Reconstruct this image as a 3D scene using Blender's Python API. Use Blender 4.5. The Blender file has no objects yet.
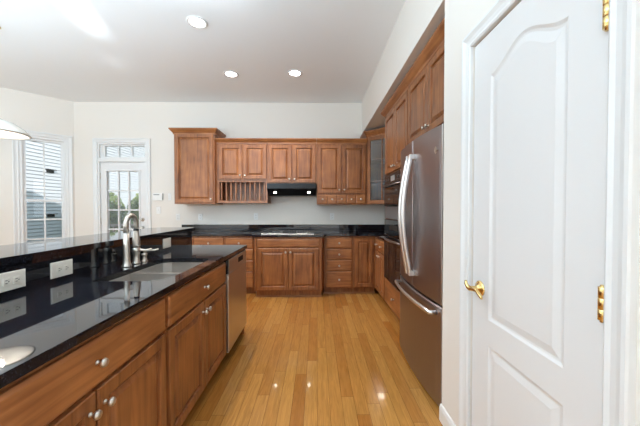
import bpy, bmesh, math, random
from mathutils import Vector, Matrix
random.seed(7)
S = bpy.context.scene
COL = S.collection
R = math.radians

# ------------------------------------------------------------------ camera, world, sun, daylight, added fill lamps, exposure
cam_d = bpy.data.cameras.new('camera'); cam = bpy.data.objects.new('camera', cam_d); COL.objects.link(cam)
cam_d.sensor_width = 36; cam_d.lens = 16.0; cam_d.clip_start = 0.02
cam.location = (0, 0, 1.3)
cam.rotation_euler = (R(90) - math.atan(5 / 284.44), 0, -math.atan(3 / 284.44))
S.camera = cam
S.view_settings.view_transform = 'Standard'; S.view_settings.look = 'None'
S.view_settings.gamma = 1.0; S.view_settings.use_curve_mapping = False
S.view_settings.exposure = 0.33
S.cycles.use_denoising = True
S.cycles.max_bounces = 10; S.cycles.diffuse_bounces = 6; S.cycles.glossy_bounces = 6
S.cycles.transparent_max_bounces = 12; S.cycles.transmission_bounces = 6
S.cycles.sample_clamp_indirect = 6.0
S.cycles.caustics_reflective = False; S.cycles.caustics_refractive = False

W = bpy.data.worlds.new('sky'); S.world = W; W.use_nodes = True
wn = W.node_tree.nodes; wl = W.node_tree.links
bg = wn['Background']; bg.inputs[1].default_value = 0.75
tc = wn.new('ShaderNodeTexCoord'); sp = wn.new('ShaderNodeSeparateXYZ'); rp = wn.new('ShaderNodeValToRGB')
wl.new(tc.outputs['Generated'], sp.inputs[0]); wl.new(sp.outputs['Z'], rp.inputs[0]); wl.new(rp.outputs[0], bg.inputs[0])
rp.color_ramp.elements[0].position = 0.0; rp.color_ramp.elements[0].color = (0.84, 0.95, 1, 1)
rp.color_ramp.elements[1].position = 0.7; rp.color_ramp.elements[1].color = (0.55, 0.76, 0.92, 1)

def add_light(name, kind, loc, energy, color=(1, 1, 1), rot=(0, 0, 0), **kw):
    d = bpy.data.lights.new(name, kind); d.energy = energy; d.color = color
    for k, v in kw.items(): setattr(d, k, v)
    o = bpy.data.objects.new(name, d); COL.objects.link(o); o.location = loc; o.rotation_euler = rot
    return o
def aim(o, d):
    o.rotation_euler = Vector(d).to_track_quat('-Z', 'Y').to_euler()

sun = add_light('sun', 'SUN', (0, 0, 12), 2.7, (1, 0.97, 0.93), angle=R(0.5)); aim(sun, (-0.6, 0.8, -0.36))
# daylight lamps: left one at its window, rear and right added before solid walls
DAY = (0.80, 0.91, 1); FILL = (0.66, 0.86, 1)
dl = add_light('daylight_fill_rear', 'AREA', (-1.2, -2.90, 1.6), 43, DAY, shape='RECTANGLE', size=8.0, size_y=2.7); aim(dl, (0, 1, 0.1))
dl = add_light('daylight_left', 'AREA', (-5.40, 1.0, 1.55), 24, DAY, shape='RECTANGLE', size=3.0, size_y=1.9); aim(dl, (1, 0, 0.0))
dl = add_light('daylight_fill_right', 'AREA', (3.02, -1.6, 1.5), 48, DAY, shape='RECTANGLE', size=2.2, size_y=2.0); aim(dl, (-1, 0.15, 0))
# unseen area lamps added to brighten the ceiling, imitating a bounced flash
dl = add_light('ceiling_fill', 'AREA', (-1.9, -0.5, 1.85), 180, FILL, shape='RECTANGLE', size=3.0, size_y=2.4); aim(dl, (-0.2, 0.3, 1))
dl = add_light('ceiling_fill_left', 'AREA', (-3.4, 1.2, 1.75), 20, FILL, shape='RECTANGLE', size=2.4, size_y=2.4); aim(dl, (0.1, 0.25, 1))
# narrow lamps added to imitate sun glints from bar and counter on the ceiling
dl = add_light('glint_lamp_bar', 'AREA', (-1.62, .75, 1.12), 0.8, DAY, shape='RECTANGLE', size=.06, size_y=1.0, spread=R(7)); aim(dl, (-.62, 2.15, 1.98))
dl = add_light('glint_lamp_counter', 'AREA', (-1.05, .35, .95), 1.6, DAY, shape='RECTANGLE', size=.8, size_y=.4, spread=R(12)); aim(dl, (-.05, 1.9, 2.15))

# ------------------------------------------------------------------ materials
def lin(r, g, b):
    f = lambda c: (c / 255 / 12.92) if c / 255 <= 0.04045 else ((c / 255 + 0.055) / 1.055) ** 2.4
    return (f(r), f(g), f(b), 1)
def mat(name, col, rough=0.5, metal=0.0, spec=0.5, ior=None, coat=0.0, bump=None, emit=None):
    m = bpy.data.materials.new(name); m.use_nodes = True
    b = m.node_tree.nodes['Principled BSDF']
    b.inputs['Base Color'].default_value = col; b.inputs['Roughness'].default_value = rough
    b.inputs['Metallic'].default_value = metal; b.inputs['Specular IOR Level'].default_value = spec
    if ior: b.inputs['IOR'].default_value = ior
    if coat: b.inputs['Coat Weight'].default_value = coat; b.inputs['Coat Roughness'].default_value = 0.12
    if emit: b.inputs['Emission Color'].default_value = emit[0]; b.inputs['Emission Strength'].default_value = emit[1]
    if bump:
        n = m.node_tree.nodes; l = m.node_tree.links
        t = n.new('ShaderNodeTexCoord'); no = n.new('ShaderNodeTexNoise'); bp = n.new('ShaderNodeBump')
        no.inputs['Scale'].default_value = bump[0]; bp.inputs['Strength'].default_value = bump[1]; bp.inputs['Distance'].default_value = 0.002
        l.new(t.outputs['Object'], no.inputs['Vector']); l.new(no.outputs['Fac'], bp.inputs['Height']); l.new(bp.outputs['Normal'], b.inputs['Normal'])
    return m
def N(m): return m.node_tree.nodes, m.node_tree.links
def wood(name, c0, c1, along, rough=0.38):
    m = mat(name, c0, rough, coat=0.1); n, l = N(m); b = n['Principled BSDF']
    t = n.new('ShaderNodeTexCoord'); oi = n.new('ShaderNodeObjectInfo')
    mp = n.new('ShaderNodeMapping'); no = n.new('ShaderNodeTexNoise'); no2 = n.new('ShaderNodeTexNoise'); cr = n.new('ShaderNodeValToRGB')
    mp.inputs['Scale'].default_value = {'z': (22, 22, 1.6), 'x': (1.6, 22, 22)}[along]
    vm = n.new('ShaderNodeVectorMath'); vm.operation = 'ADD'
    ml = n.new('ShaderNodeMath'); ml.operation = 'MULTIPLY'; ml.inputs[1].default_value = 7
    l.new(oi.outputs['Random'], ml.inputs[0]); l.new(t.outputs['Object'], vm.inputs[0]); l.new(ml.outputs[0], vm.inputs[1])
    l.new(vm.outputs[0], mp.inputs['Vector']); l.new(mp.outputs[0], no.inputs['Vector'])
    no.inputs['Scale'].default_value = 1.6; no.inputs['Detail'].default_value = 5; no.inputs['Distortion'].default_value = 0.6
    l.new(vm.outputs[0], no2.inputs['Vector']); no2.inputs['Scale'].default_value = 5
    mx = n.new('ShaderNodeMix'); mx.inputs[0].default_value = 0.4
    l.new(no.outputs['Fac'], mx.inputs[2]); l.new(no2.outputs['Fac'], mx.inputs[3])
    l.new(mx.outputs[0], cr.inputs[0]); l.new(cr.outputs[0], b.inputs['Base Color'])
    cr.color_ramp.elements[0].position = 0.32; cr.color_ramp.elements[0].color = c0
    cr.color_ramp.elements[1].position = 0.68; cr.color_ramp.elements[1].color = c1
    return m
M = {}
M['wall'] = mat('wall_paint', lin(233, 228, 221), 0.75, spec=0.25, bump=(180, 0.05))
M['ceil'] = mat('ceiling_paint', lin(240, 243, 245), 0.85, spec=0.2)
M['trim'] = mat('trim_paint', lin(230, 231, 231), 0.35, spec=0.4)
M['door'] = mat('door_paint', lin(228, 228, 228), 0.4, spec=0.4)
M['wood'] = wood('cherry_wood', lin(106, 60, 31), lin(172, 111, 64), 'z')
M['woodh'] = wood('cherry_wood_crosswise', lin(118, 68, 36), lin(182, 120, 70), 'x')
M['nickel'] = mat('satin_nickel', lin(208, 202, 193), 0.4, 1.0)
M['steel'] = mat('stainless_steel', lin(214, 211, 207), 0.33, 1.0)
M['chrome'] = mat('handle_steel', lin(232, 230, 228), 0.34, 1.0)
M['brass'] = mat('polished_brass', lin(236, 206, 140), 0.22, 1.0)
M['black'] = mat('black_enamel', (0.012, 0.012, 0.013, 1), 0.25)
M['blackglass'] = mat('black_glass', (0.008, 0.008, 0.009, 1), 0.05, ior=1.6)
M['hood'] = mat('hood_enamel', (0.008, 0.008, 0.009, 1), 0.3, spec=0.25)
M['dark'] = mat('dark_gap', (0.01, 0.009, 0.008, 1), 0.7)
M['plate'] = mat('ivory_plastic', lin(232, 228, 218), 0.4)
M['whiteplastic'] = mat('white_plastic', lin(238, 238, 236), 0.4)
M['greyplastic'] = mat('grey_plastic', lin(150, 150, 150), 0.4)
M['slot'] = mat('outlet_slots', lin(70, 64, 58), 0.6)
M['bulb'] = mat('lamp_lens', (1, 1, 1, 1), 0.4, emit=((1, 0.96, 0.9, 1), 14))
M['hoodbulb'] = mat('hood_lamp_lens', (1, 1, 1, 1), 0.4, emit=((1, 0.95, 0.85, 1), 22))
M['opal'] = mat('opal_glass', lin(245, 243, 236), 0.15, spec=0.6)
M['inside'] = mat('cabinet_interior', lin(120, 108, 96), 0.6)
M['leaf'] = mat('shrub_leaf', lin(120, 138, 78), 0.6)
M['leaf2'] = mat('shrub_leaf_pale', lin(165, 175, 110), 0.6)
M['twig'] = mat('shrub_twig', lin(88, 70, 52), 0.8)
M['grass'] = mat('lawn_grass', lin(110, 118, 78), 0.9)
M['roofm'] = mat('roof_shingle', lin(90, 88, 88), 0.9)
M['fence'] = mat('fence_wood', lin(150, 140, 128), 0.8)
M['patio'] = mat('patio_concrete', lin(160, 158, 152), 0.85)

# dark stainless with a vertical brushed grain
m = M['fridge'] = mat('dark_stainless', lin(160, 153, 154), 0.32, 1.0); n, l = N(m); b = n['Principled BSDF']
t = n.new('ShaderNodeTexCoord'); mp = n.new('ShaderNodeMapping'); no = n.new('ShaderNodeTexNoise'); mr = n.new('ShaderNodeMapRange')
mp.inputs['Scale'].default_value = (400, 400, 3); l.new(t.outputs['Object'], mp.inputs[0]); l.new(mp.outputs[0], no.inputs['Vector'])
mr.inputs['To Min'].default_value = 0.26; mr.inputs['To Max'].default_value = 0.42
l.new(no.outputs['Fac'], mr.inputs[0]); l.new(mr.outputs[0], b.inputs['Roughness'])

# black granite with fine blue-grey flecks
m = M['granite'] = mat('black_granite', (0.008, 0.008, 0.01, 1), 0.03, ior=1.68); n, l = N(m); b = n['Principled BSDF']
t = n.new('ShaderNodeTexCoord'); no = n.new('ShaderNodeTexNoise'); cr = n.new('ShaderNodeValToRGB')
no.inputs['Scale'].default_value = 260; no.inputs['Detail'].default_value = 4
l.new(t.outputs['Object'], no.inputs['Vector']); l.new(no.outputs['Fac'], cr.inputs[0]); l.new(cr.outputs[0], b.inputs['Base Color'])
cr.color_ramp.elements[0].position = 0.5; cr.color_ramp.elements[0].color = (0.006, 0.006, 0.008, 1)
cr.color_ramp.elements[1].position = 0.78; cr.color_ramp.elements[1].color = (0.05, 0.055, 0.075, 1)

# oak strip floor: boards run along Y, each its own tone and grain offset
m = M['floor'] = mat('oak_strip_floor', lin(200, 145, 84), 0.16, coat=0.5); n, l = N(m); b = n['Principled BSDF']; b.inputs['Coat Roughness'].default_value = 0.045
def math_(op, a, bb=None):
    q = n.new('ShaderNodeMath'); q.operation = op
    for i, v in enumerate((a, bb)):
        if v is None: continue
        if isinstance(v, (int, float)): q.inputs[i].default_value = v
        else: l.new(v, q.inputs[i])
    return q.outputs[0]
t = n.new('ShaderNodeTexCoord'); sx = n.new('ShaderNodeSeparateXYZ'); l.new(t.outputs['Object'], sx.inputs[0])
xs = math_('DIVIDE', sx.outputs['X'], 0.083); row = math_('FLOOR', xs); fx = math_('FRACT', xs)
w1 = n.new('ShaderNodeTexWhiteNoise'); w1.noise_dimensions = '1D'; l.new(row, w1.inputs['W'])
ys = math_('ADD', math_('DIVIDE', sx.outputs['Y'], 0.95), math_('MULTIPLY', w1.outputs['Value'], 9.0))
brd = math_('FLOOR', ys); fy = math_('FRACT', ys)
cb = n.new('ShaderNodeCombineXYZ'); l.new(row, cb.inputs[0]); l.new(brd, cb.inputs[1])
w2 = n.new('ShaderNodeTexWhiteNoise'); w2.noise_dimensions = '2D'; l.new(cb.outputs[0], w2.inputs['Vector'])
cr = n.new('ShaderNodeValToRGB'); l.new(w2.outputs['Value'], cr.inputs[0])
e = cr.color_ramp.elements
e[0].position = 0; e[0].color = lin(172, 112, 50); e[1].position = 1; e[1].color = lin(203, 149, 80)
e2 = e.new(0.25); e2.color = lin(186, 129, 63); e2 = e.new(0.7); e2.color = lin(194, 139, 70)
cv = n.new('ShaderNodeCombineXYZ')
l.new(math_('MULTIPLY', sx.outputs['X'], 30.0), cv.inputs[0]); l.new(math_('MULTIPLY', sx.outputs['Y'], 2.2), cv.inputs[1]); l.new(math_('MULTIPLY', w2.outputs['Value'], 50.0), cv.inputs[2])
gn = n.new('ShaderNodeTexNoise'); gn.inputs['Scale'].default_value = 2.2; gn.inputs['Detail'].default_value = 6; gn.inputs['Distortion'].default_value = 1.2
l.new(cv.outputs[0], gn.inputs['Vector'])
gm = n.new('ShaderNodeMapRange'); gm.inputs['From Min'].default_value = 0.3; gm.inputs['From Max'].default_value = 0.7
gm.inputs['To Min'].default_value = 0.76; gm.inputs['To Max'].default_value = 1.08; l.new(gn.outputs['Fac'], gm.inputs[0])
seam = math_('MULTIPLY', math_('GREATER_THAN', fx, 0.03), math_('GREATER_THAN', fy, 0.0025))
sm = n.new('ShaderNodeMapRange'); sm.inputs['To Min'].default_value = 0.42; sm.inputs['To Max'].default_value = 1.0; l.new(seam, sm.inputs[0])
vs = n.new('ShaderNodeVectorMath'); vs.operation = 'SCALE'; l.new(cr.outputs[0], vs.inputs[0]); l.new(math_('MULTIPLY', gm.outputs[0], sm.outputs[0]), vs.inputs['Scale'])
l.new(vs.outputs[0], b.inputs['Base Color'])
bp = n.new('ShaderNodeBump'); bp.inputs['Strength'].default_value = 0.25; bp.inputs['Distance'].default_value = 0.001
l.new(seam, bp.inputs['Height']); l.new(bp.outputs[0], b.inputs['Normal'])

# lap siding: courses with a dark lap line
m = M['siding'] = mat('white_lap_siding', lin(236, 238, 242), 0.6)

# window glass: clear with a mirror reflection at its Fresnel strength
def glass_mat(name, ior, tint=(1, 1, 1, 1)):
    m = bpy.data.materials.new(name); m.use_nodes = True; n, l = N(m); n.clear()
    o = n.new('ShaderNodeOutputMaterial'); tr = n.new('ShaderNodeBsdfTransparent'); gl = n.new('ShaderNodeBsdfGlossy'); mx = n.new('ShaderNodeMixShader'); fr = n.new('ShaderNodeFresnel')
    gl.inputs['Roughness'].default_value = 0.02; fr.inputs[0].default_value = ior; tr.inputs[0].default_value = tint
    l.new(fr.outputs[0], mx.inputs[0]); l.new(tr.outputs[0], mx.inputs[1]); l.new(gl.outputs[0], mx.inputs[2]); l.new(mx.outputs[0], o.inputs[0])
    return m
M['glass'] = glass_mat('window_glass', 1.45)
M['cabglass'] = glass_mat('cabinet_glass', 1.65, (0.6, 0.61, 0.62, 1))

# ------------------------------------------------------------------ mesh helpers
class MB:
    def __init__(s): s.bm = bmesh.new()
    def box(s, x0, x1, y0, y1, z0, z1, bev=0.0, seg=1):
        r = bmesh.ops.create_cube(s.bm, size=1.0)
        for v in r['verts']:
            v.co = Vector((x0 + (v.co.x + .5) * (x1 - x0), y0 + (v.co.y + .5) * (y1 - y0), z0 + (v.co.z + .5) * (z1 - z0)))
        if bev:
            es = list({e for v in r['verts'] for e in v.link_edges})
            bmesh.ops.bevel(s.bm, geom=es, offset=bev, segments=seg, affect='EDGES', profile=0.5)
        return s
    def face(s, pts, smooth=False):
        f = s.bm.faces.new([s.bm.verts.new(p) for p in pts]); f.smooth = smooth; return f
    def loops(s, loops, closed=True, cap0=True, cap1=True, smooth=False):
        rings = [[s.bm.verts.new(p) for p in lp] for lp in loops]
        for a, b in zip(rings, rings[1:]):
            k = len(a)
            for i in range(k if closed else k - 1):
                j = (i + 1) % k
                f = s.bm.faces.new((a[i], a[j], b[j], b[i])); f.smooth = smooth
        if cap0: s.bm.faces.new(list(reversed(rings[0])))
        if cap1: s.bm.faces.new(rings[-1])
        return s
    def prism(s, poly, z0, z1, bev=0.0):
        lo = [(x, y, z0) for x, y in poly]
        if bev:
            c = Vector((sum(p[0] for p in poly) / len(poly), sum(p[1] for p in poly) / len(poly)))
            ins = []
            for x, y in poly:
                d = Vector((x, y)) - c; q = Vector((x, y)) - d.normalized() * bev
                ins.append((q.x, q.y))
            s.loops([lo, [(x, y, z1 - bev) for x, y in poly], [(x, y, z1) for x, y in ins]])
        else:
            s.loops([lo, [(x, y, z1) for x, y in poly]])
        return s
    def lathe(s, prof, o=(0, 0, 0), ax=(0, 0, 1), seg=24, cap0=True, cap1=True):
        q = Vector((0, 0, 1)).rotation_difference(Vector(ax).normalized()); o = Vector(o)
        lp = []
        for r, h in prof:
            lp.append([o + q @ Vector((max(r, 1e-5) * math.cos(2 * math.pi * i / seg), max(r, 1e-5) * math.sin(2 * math.pi * i / seg), h)) for i in range(seg)])
        return s.loops(lp, True, cap0, cap1, True)
    def tube(s, path, rad, seg=10, sx=1.0, up=(0, 0, 1)):
        P = [Vector(p) for p in path]; k = len(P); lp = []
        rr = rad if isinstance(rad, (list, tuple)) else [rad] * k
        prev = None
        for i in range(k):
            t = (P[min(i + 1, k - 1)] - P[max(i - 1, 0)]).normalized()
            if prev is None:
                u = Vector(up); u = u - t * u.dot(t)
                if u.length < 1e-3: u = Vector((1, 0, 0)) - t * t.x
            else: u = prev - t * prev.dot(t)
            u.normalize(); prev = u; w = t.cross(u)
            lp.append([P[i] + (u * math.cos(2 * math.pi * j / seg) + w * math.sin(2 * math.pi * j / seg) * sx) * rr[i] for j in range(seg)])
        return s.loops(lp, True, True, True, True)
    def sweep(s, path, prof, mp, closed=False):
        # mitred sweep: path of (a, b), outward = right of travel; prof = list of (out, h); mp(a, b, h) -> xyz
        P = [Vector(p) for p in path]; k = len(P); lp = []
        for i in range(k):
            if closed: d0 = (P[i] - P[i - 1]).normalized(); d1 = (P[(i + 1) % k] - P[i]).normalized()
            else:
                d0 = (P[i] - P[i - 1]).normalized() if i else (P[1] - P[0]).normalized()
                d1 = (P[i + 1] - P[i]).normalized() if i < k - 1 else d0
            n0 = Vector((d0.y, -d0.x)); n1 = Vector((d1.y, -d1.x)); nn = (n0 + n1).normalized(); nn /= max(0.3, nn.dot(n0))
            lp.append([mp(P[i].x + nn.x * o, P[i].y + nn.y * o, h) for o, h in prof])
        if closed: lp.append(lp[0])
        s.loops(lp, True, not closed, not closed)
        if closed: bmesh.ops.remove_doubles(s.bm, verts=s.bm.verts[:], dist=1e-6)
        return s
    def panel(s, x0, x1, z0, z1, y=0.0, t=0.02, fr=0.055, flat=False):
        # a door or drawer front standing on the plane y, raised centre panel
        def rect(i, d): return [(x0 + i, y - d, z0 + i), (x1 - i, y - d, z0 + i), (x1 - i, y - d, z1 - i), (x0 + i, y - d, z1 - i)]
        if flat: seq = [(0, 0), (0, t - .006), (.004, t - .003), (.012, t)]
        else:
            seq = [(0, 0), (0, t - .004), (.004, t), (fr - .006, t), (fr, t - .004), (fr + .003, t - .015), (fr + .010, t - .015), (fr + .034, t - .002)]
        return s.loops([rect(i, d) for i, d in seq])
    def build(s, name, material, parent=None, kind=None):
        bmesh.ops.recalc_face_normals(s.bm, faces=s.bm.faces[:])
        me = bpy.data.meshes.new(name); s.bm.to_mesh(me); s.bm.free()
        o = bpy.data.objects.new(name, me); COL.objects.link(o)
        me.materials.append(M[material] if isinstance(material, str) else material)
        if parent: o.parent = parent
        if kind: o['kind'] = kind
        return o
def tag(o, label, cat, group=None):
    o['label'] = label; o['category'] = cat
    if group: o['group'] = group
    return o
def thing(name, label, cat, loc=(0, 0, 0), rz=0.0, group=None):
    o = bpy.data.objects.new(name, None); COL.objects.link(o); o.empty_display_size = 0.1
    o.location = loc; o.rotation_euler = (0, 0, rz)
    return tag(o, label, cat, group)
def struct(name, mb, material, parent=None):
    return mb.build(name, material, parent, None if parent else 'structure')
def frame(loc, rz): return Matrix.Translation(loc) @ Matrix.Rotation(rz, 4, 'Z')
def place(o, loc, rz=0.0): o.location = loc; o.rotation_euler = (0, 0, rz); return o
def boolean_cut(o, cutter):
    md = o.modifiers.new('cut', 'BOOLEAN'); md.object = cutter; md.operation = 'DIFFERENCE'; md.solver = 'EXACT'
    bpy.context.view_layer.update()
    dg = bpy.context.evaluated_depsgraph_get()
    me = bpy.data.meshes.new_from_object(o.evaluated_get(dg)); o.modifiers.clear(); o.data = me
    bpy.data.objects.remove(cutter)

# ------------------------------------------------------------------ the setting
CZ = 3.10           # ceiling height
YB = 4.90           # back wall
XP = 0.765          # pantry wall and bulkhead face
XR = 1.49           # right wall behind the cabinets
cornerA = Vector((-4.13, YB))
d45 = Vector((-math.sqrt(.5), -math.sqrt(.5)))
AL = 1.95
cornerB = cornerA + d45 * AL
XL = cornerB.x
struct('floor', MB().box(-6.6, 3.3, -3.2, 5.1, -0.12, 0), 'floor')
struct('ceiling', MB().box(-6.6, 3.3, -3.2, 5.1, CZ, CZ + 0.12), 'ceil')

# back wall with the glazed door and transom opening
DX0, DX1 = -3.735, -2.905; DT = 2.47
mb = MB(); mb.box(cornerA.x - .1, DX0, YB, YB + .15, 0, CZ); mb.box(DX1, XR + .1, YB, YB + .15, 0, CZ); mb.box(DX0, DX1, YB, YB + .15, DT - .06, CZ)
struct('wall_back', mb, 'wall')
# angled bay wall (local x runs from the back corner outwards along the wall, local +y is outdoors)
bayF = (cornerA.x, cornerA.y, 0); bayR = math.atan2(d45.y, d45.x)
def solve_bay(u):
    # parameter along the bay wall seen at pixel column offset u/f
    k = u; return (k * cornerA.y - cornerA.x) / (d45.x - k * d45.y)
WZ0, WZ1 = 0.48, 2.44
B0 = solve_bay(-0.868); B1 = solve_bay(-1.033)
mb = MB(); T = -.15
mb.box(0, B0, T, 0, 0, CZ); mb.box(B1, AL, T, 0, 0, CZ); mb.box(B0, B1, T, 0, 0, WZ0); mb.box(B0, B1, T, 0, WZ1, CZ)
place(struct('wall_bay', mb, 'wall'), bayF, bayR)
# left wall with a pair of windows
LW = [(2.30, 3.20), (0.0, 2.0)]
mb = MB(); ys = [-3.1, 0.0, 2.0, 2.30, 3.20, cornerB.y + .02]
for i in range(5):
    if i in (1, 3):
        mb.box(XL - .15, XL, ys[i], ys[i + 1], 0, WZ0); mb.box(XL - .15, XL, ys[i], ys[i + 1], WZ1, CZ)
    else: mb.box(XL - .15, XL, ys[i], ys[i + 1], 0, CZ)
struct('wall_left', mb, 'wall')
struct('wall_front', MB().box(XL - .1, 3.2, -3.15, -3.0, 0, CZ), 'wall')
struct('wall_right', MB().box(XR, XR + .12, 1.60, YB, 0, CZ), 'wall')
# pantry enclosure with the door opening
PY0, PY1 = 0.735, 1.398; PZ = 2.088; PC = 1.716
mb = MB(); mb.box(XP, XP + .11, -.20, PY0, 0, CZ); mb.box(XP, XP + .11, PY1, PC, 0, CZ); mb.box(XP, XP + .11, PY0, PY1, PZ, CZ)
mb.box(XP + .11, XR, PC - .11, PC, 0, CZ); mb.box(XP + .11, 3.1, -.20, -.09, 0, CZ)
struct('wall_pantry', mb, 'wall')
struct('wall_far_right', MB().box(3.05, 3.2, -3.0, -.1, 0, CZ), 'wall')
struct('wall_pantry_inside', MB().box(XR, XR + .12, -.09, 1.60, 0, CZ), 'wall')
# bulkhead over the right-hand cabinets
struct('wall_bulkhead', MB().box(XP, XR, PC, YB, 2.56, CZ), 'wall')
# roof over the house, seen only through its shadow on the house next door
mb = MB(); mb.box(-6.1, 3.6, -3.5, 5.25, CZ + .14, CZ + .45)
struct('roof', mb, 'roofm')
# baseboards
bbp = [(0, 0), (.014, 0), (.014, .075), (.009, .095), (.004, .1), (0, .1)]
def baseboard(name, path):
    struct(name, MB().sweep(path, bbp, lambda a, b, h: (a, b, h)), 'trim')
baseboard('baseboard_back', [(DX0 - .10, YB), (cornerA.x, YB), (cornerB.x, cornerB.y), (XL, -2.9)][::-1])
baseboard('baseboard_pantry', [(XP, PY1 + .075), (XP, PC + .004)][::-1])
baseboard('baseboard_right', [(XP, -.18), (XP, PY0 - .075)][::-1])

# casing profile (out from the wall, across its width)
def casing(name, path, mp, w=.075, parent=None):
    prof = [(0, 0), (0, .012), (w * .12, .017), (w * .3, .013), (w * .55, .016), (w * .8, .024), (w * .95, .024), (w, .018), (w, 0)]
    return struct(name, MB().sweep(path, prof, mp), 'trim', parent)

# windows: name, frame location, local width range, heights, lights across and the horizontal bars
def window(name, loc, rz, x0, x1, z0, z1, cols, bars, check=None, out=1):
    # local: x along the wall, -y into the room when out=1
    root = bpy.data.objects.new(name, None); COL.objects.link(root); place(root, loc, rz); root['kind'] = 'structure'
    o = out; f = .035
    mb = MB()
    for a, b in ((x0, x0 + f), (x1 - f, x1)): mb.box(a, b, min(0, .14 * o), max(0, .14 * o), z0, z1)
    mb.box(x0 + f, x1 - f, min(0, .14 * o), max(0, .14 * o), z0, z0 + f); mb.box(x0 + f, x1 - f, min(0, .14 * o), max(0, .14 * o), z1 - f, z1)
    mb.build('window_frame', 'trim', root)
    mb = MB(); s0, s1, a0, a1 = x0 + f, x1 - f, z0 + f, z1 - f; r = .038
    ya, yb = sorted((.05 * o, .085 * o))
    mb.box(s0, s0 + r, ya, yb, a0, a1); mb.box(s1 - r, s1, ya, yb, a0, a1); mb.box(s0 + r, s1 - r, ya, yb, a0, a0 + r); mb.box(s0 + r, s1 - r, ya, yb, a1 - r, a1)
    if check: mb.box(s0 + r, s1 - r, ya, yb, check - .02, check + .02)
    mb.build('sash', 'trim', root)
    mb = MB(); ya, yb = sorted((.056 * o, .079 * o))
    zs = sorted([a0 + r] + ([check] if check else []) + [a1 - r])
    for i in range(1, cols):
        xc = s0 + r + (s1 - s0 - 2 * r) * i / cols; mb.box(xc - .011, xc + .011, ya, yb, a0 + r, a1 - r)
    for z in bars: mb.box(s0 + r, s1 - r, ya + .001, yb - .001, z - .011, z + .011)
    if cols > 1 or bars: mb.build('glazing_bars', 'trim', root)
    g = MB(); yc = .067 * o; g.face([(s0 + r, yc, a0 + r), (s1 - r, yc, a0 + r), (s1 - r, yc, a1 - r), (s0 + r, yc, a1 - r)]).normal_update()
    g.build('pane', 'glass', root)
    mp = lambda a, b, h: (a, -h * o, b)
    casing('casing', [(x0, z0), (x0, z1), (x1, z1), (x1, z0), (x0, z0)][:4][::-1] if False else [(x0, z0 - .0), (x0, z1), (x1, z1), (x1, z0)][::-1], mp, .07, root)
    mb = MB(); ya, yb = sorted((-.045 * o, .0)); mb.box(x0 - .09, x1 + .09, ya, yb, z0 - .03, z0, .004); ya, yb = sorted((-.016 * o, .0)); mb.box(x0 - .07, x1 + .07, ya, yb, z0 - .10, z0 - .03)
    mb.build('window_sill', 'trim', root)
    return root
window('window_1', bayF, bayR, B0, B1, WZ0, WZ1, 2, [1.115, .80], 1.42, out=-1)
window('window_2', (XL, 3.20, 0), R(-90), 0, .90, WZ0, WZ1, 3, [.95, 1.25, 1.9], 1.55, out=-1)
window('window_3', (XL, 2.0, 0), R(-90), 0, 2.0, WZ0, WZ1, 4, [.95, 1.25, 1.9], 1.55, out=-1)

# glazed back door with transom
door = bpy.data.objects.new('door_1', None); COL.objects.link(door); place(door, (DX0, YB, 0)); door['kind'] = 'structure'
dw = DX1 - DX0
mb = MB(); j = .022
for a, b in ((0, j), (dw - j, dw)): mb.box(a, b, .0, .14, 0, 2.41)
mb.box(j, dw - j, 0, .14, 2.385, 2.41); mb.box(j, dw - j, 0, .14, 2.09, 2.155)
mb.build('door_frame', 'trim', door)
mb = MB(); a0, a1, z0, z1 = j, dw - j, 2.155, 2.385; r = .03
mb.box(a0, a0 + .075, .04, .08, z0, z1); mb.box(a1 - r, a1, .04, .08, z0, z1); mb.box(a0 + .075, a1 - r, .04, .08, z0, z0 + .025); mb.box(a0 + .075, a1 - r, .04, .08, z1 - .025, z1)
for i in (1, 2):
    xc = a0 + .075 + (a1 - r - a0 - .075) * i / 3; mb.box(xc - .011, xc + .011, .045, .075, z0 + .025, z1 - .025)
mb.build('transom', 'trim', door)
g = MB(); g.face([(a0 + .07, .06, z0 + .02), (a1 - r, .06, z0 + .02), (a1 - r, .06, z1 - .02), (a0 + .07, .06, z1 - .02)]); g.build('transom_pane', 'glass', door)
mb = MB(); s0, s1 = j + .003, dw - j - .003; gx0, gx1, gz0, gz1 = .135, .675, .27, 1.93
mb.box(s0, gx0, .03, .075, .012, 2.085); mb.box(gx1, s1, .03, .075, .012, 2.085); mb.box(gx0, gx1, .03, .075, .012, gz0); mb.box(gx0, gx1, .03, .075, gz1, 2.085)
lip = [(0, 0), (.0, .012), (.012, .018), (.022, .012), (.028, 0)]
mb.sweep([(gx0, gz0), (gx1, gz0), (gx1, gz1), (gx0, gz1)], lip, lambda a, b, h: (a, .03 - h, b), closed=True)
leaf = mb.build('door_leaf', 'door', door)
mb = MB()
for i in (1, 2):
    xc = gx0 + (gx1 - gx0) * i / 3; mb.box(xc - .011, xc + .011, .038, .068, gz0, gz1)
for i in range(1, 5):
    zc = gz0 + (gz1 - gz0) * i / 5; mb.box(gx0, gx1, .04, .066, zc - .011, zc + .011)
mb.build('glazing_bars', 'door', leaf)
g = MB(); g.face([(gx0, .053, gz0), (gx1, .053, gz0), (gx1, .053, gz1), (gx0, .053, gz1)]); g.build('pane', 'glass', leaf)
for z, nm, rr in ((.96, 'door_knob', .028), (1.10, 'deadbolt', .02)):
    mb = MB(); mb.lathe([(.03, 0), (.03, .006), (.012, .01), (.012, .03), (rr, .036), (rr, .052), (rr * .6, .06)], (s1 - .07, .03, z), (0, -1, 0)); mb.build(nm, 'nickel', leaf)
for z in (.25, 1.08, 1.85):
    mb = MB(); mb.lathe([(.006, -.05), (.006, .05)], (s0 - .002, .024, z), (0, 0, 1), 10); mb.build('hinge', 'nickel', leaf)
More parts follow.
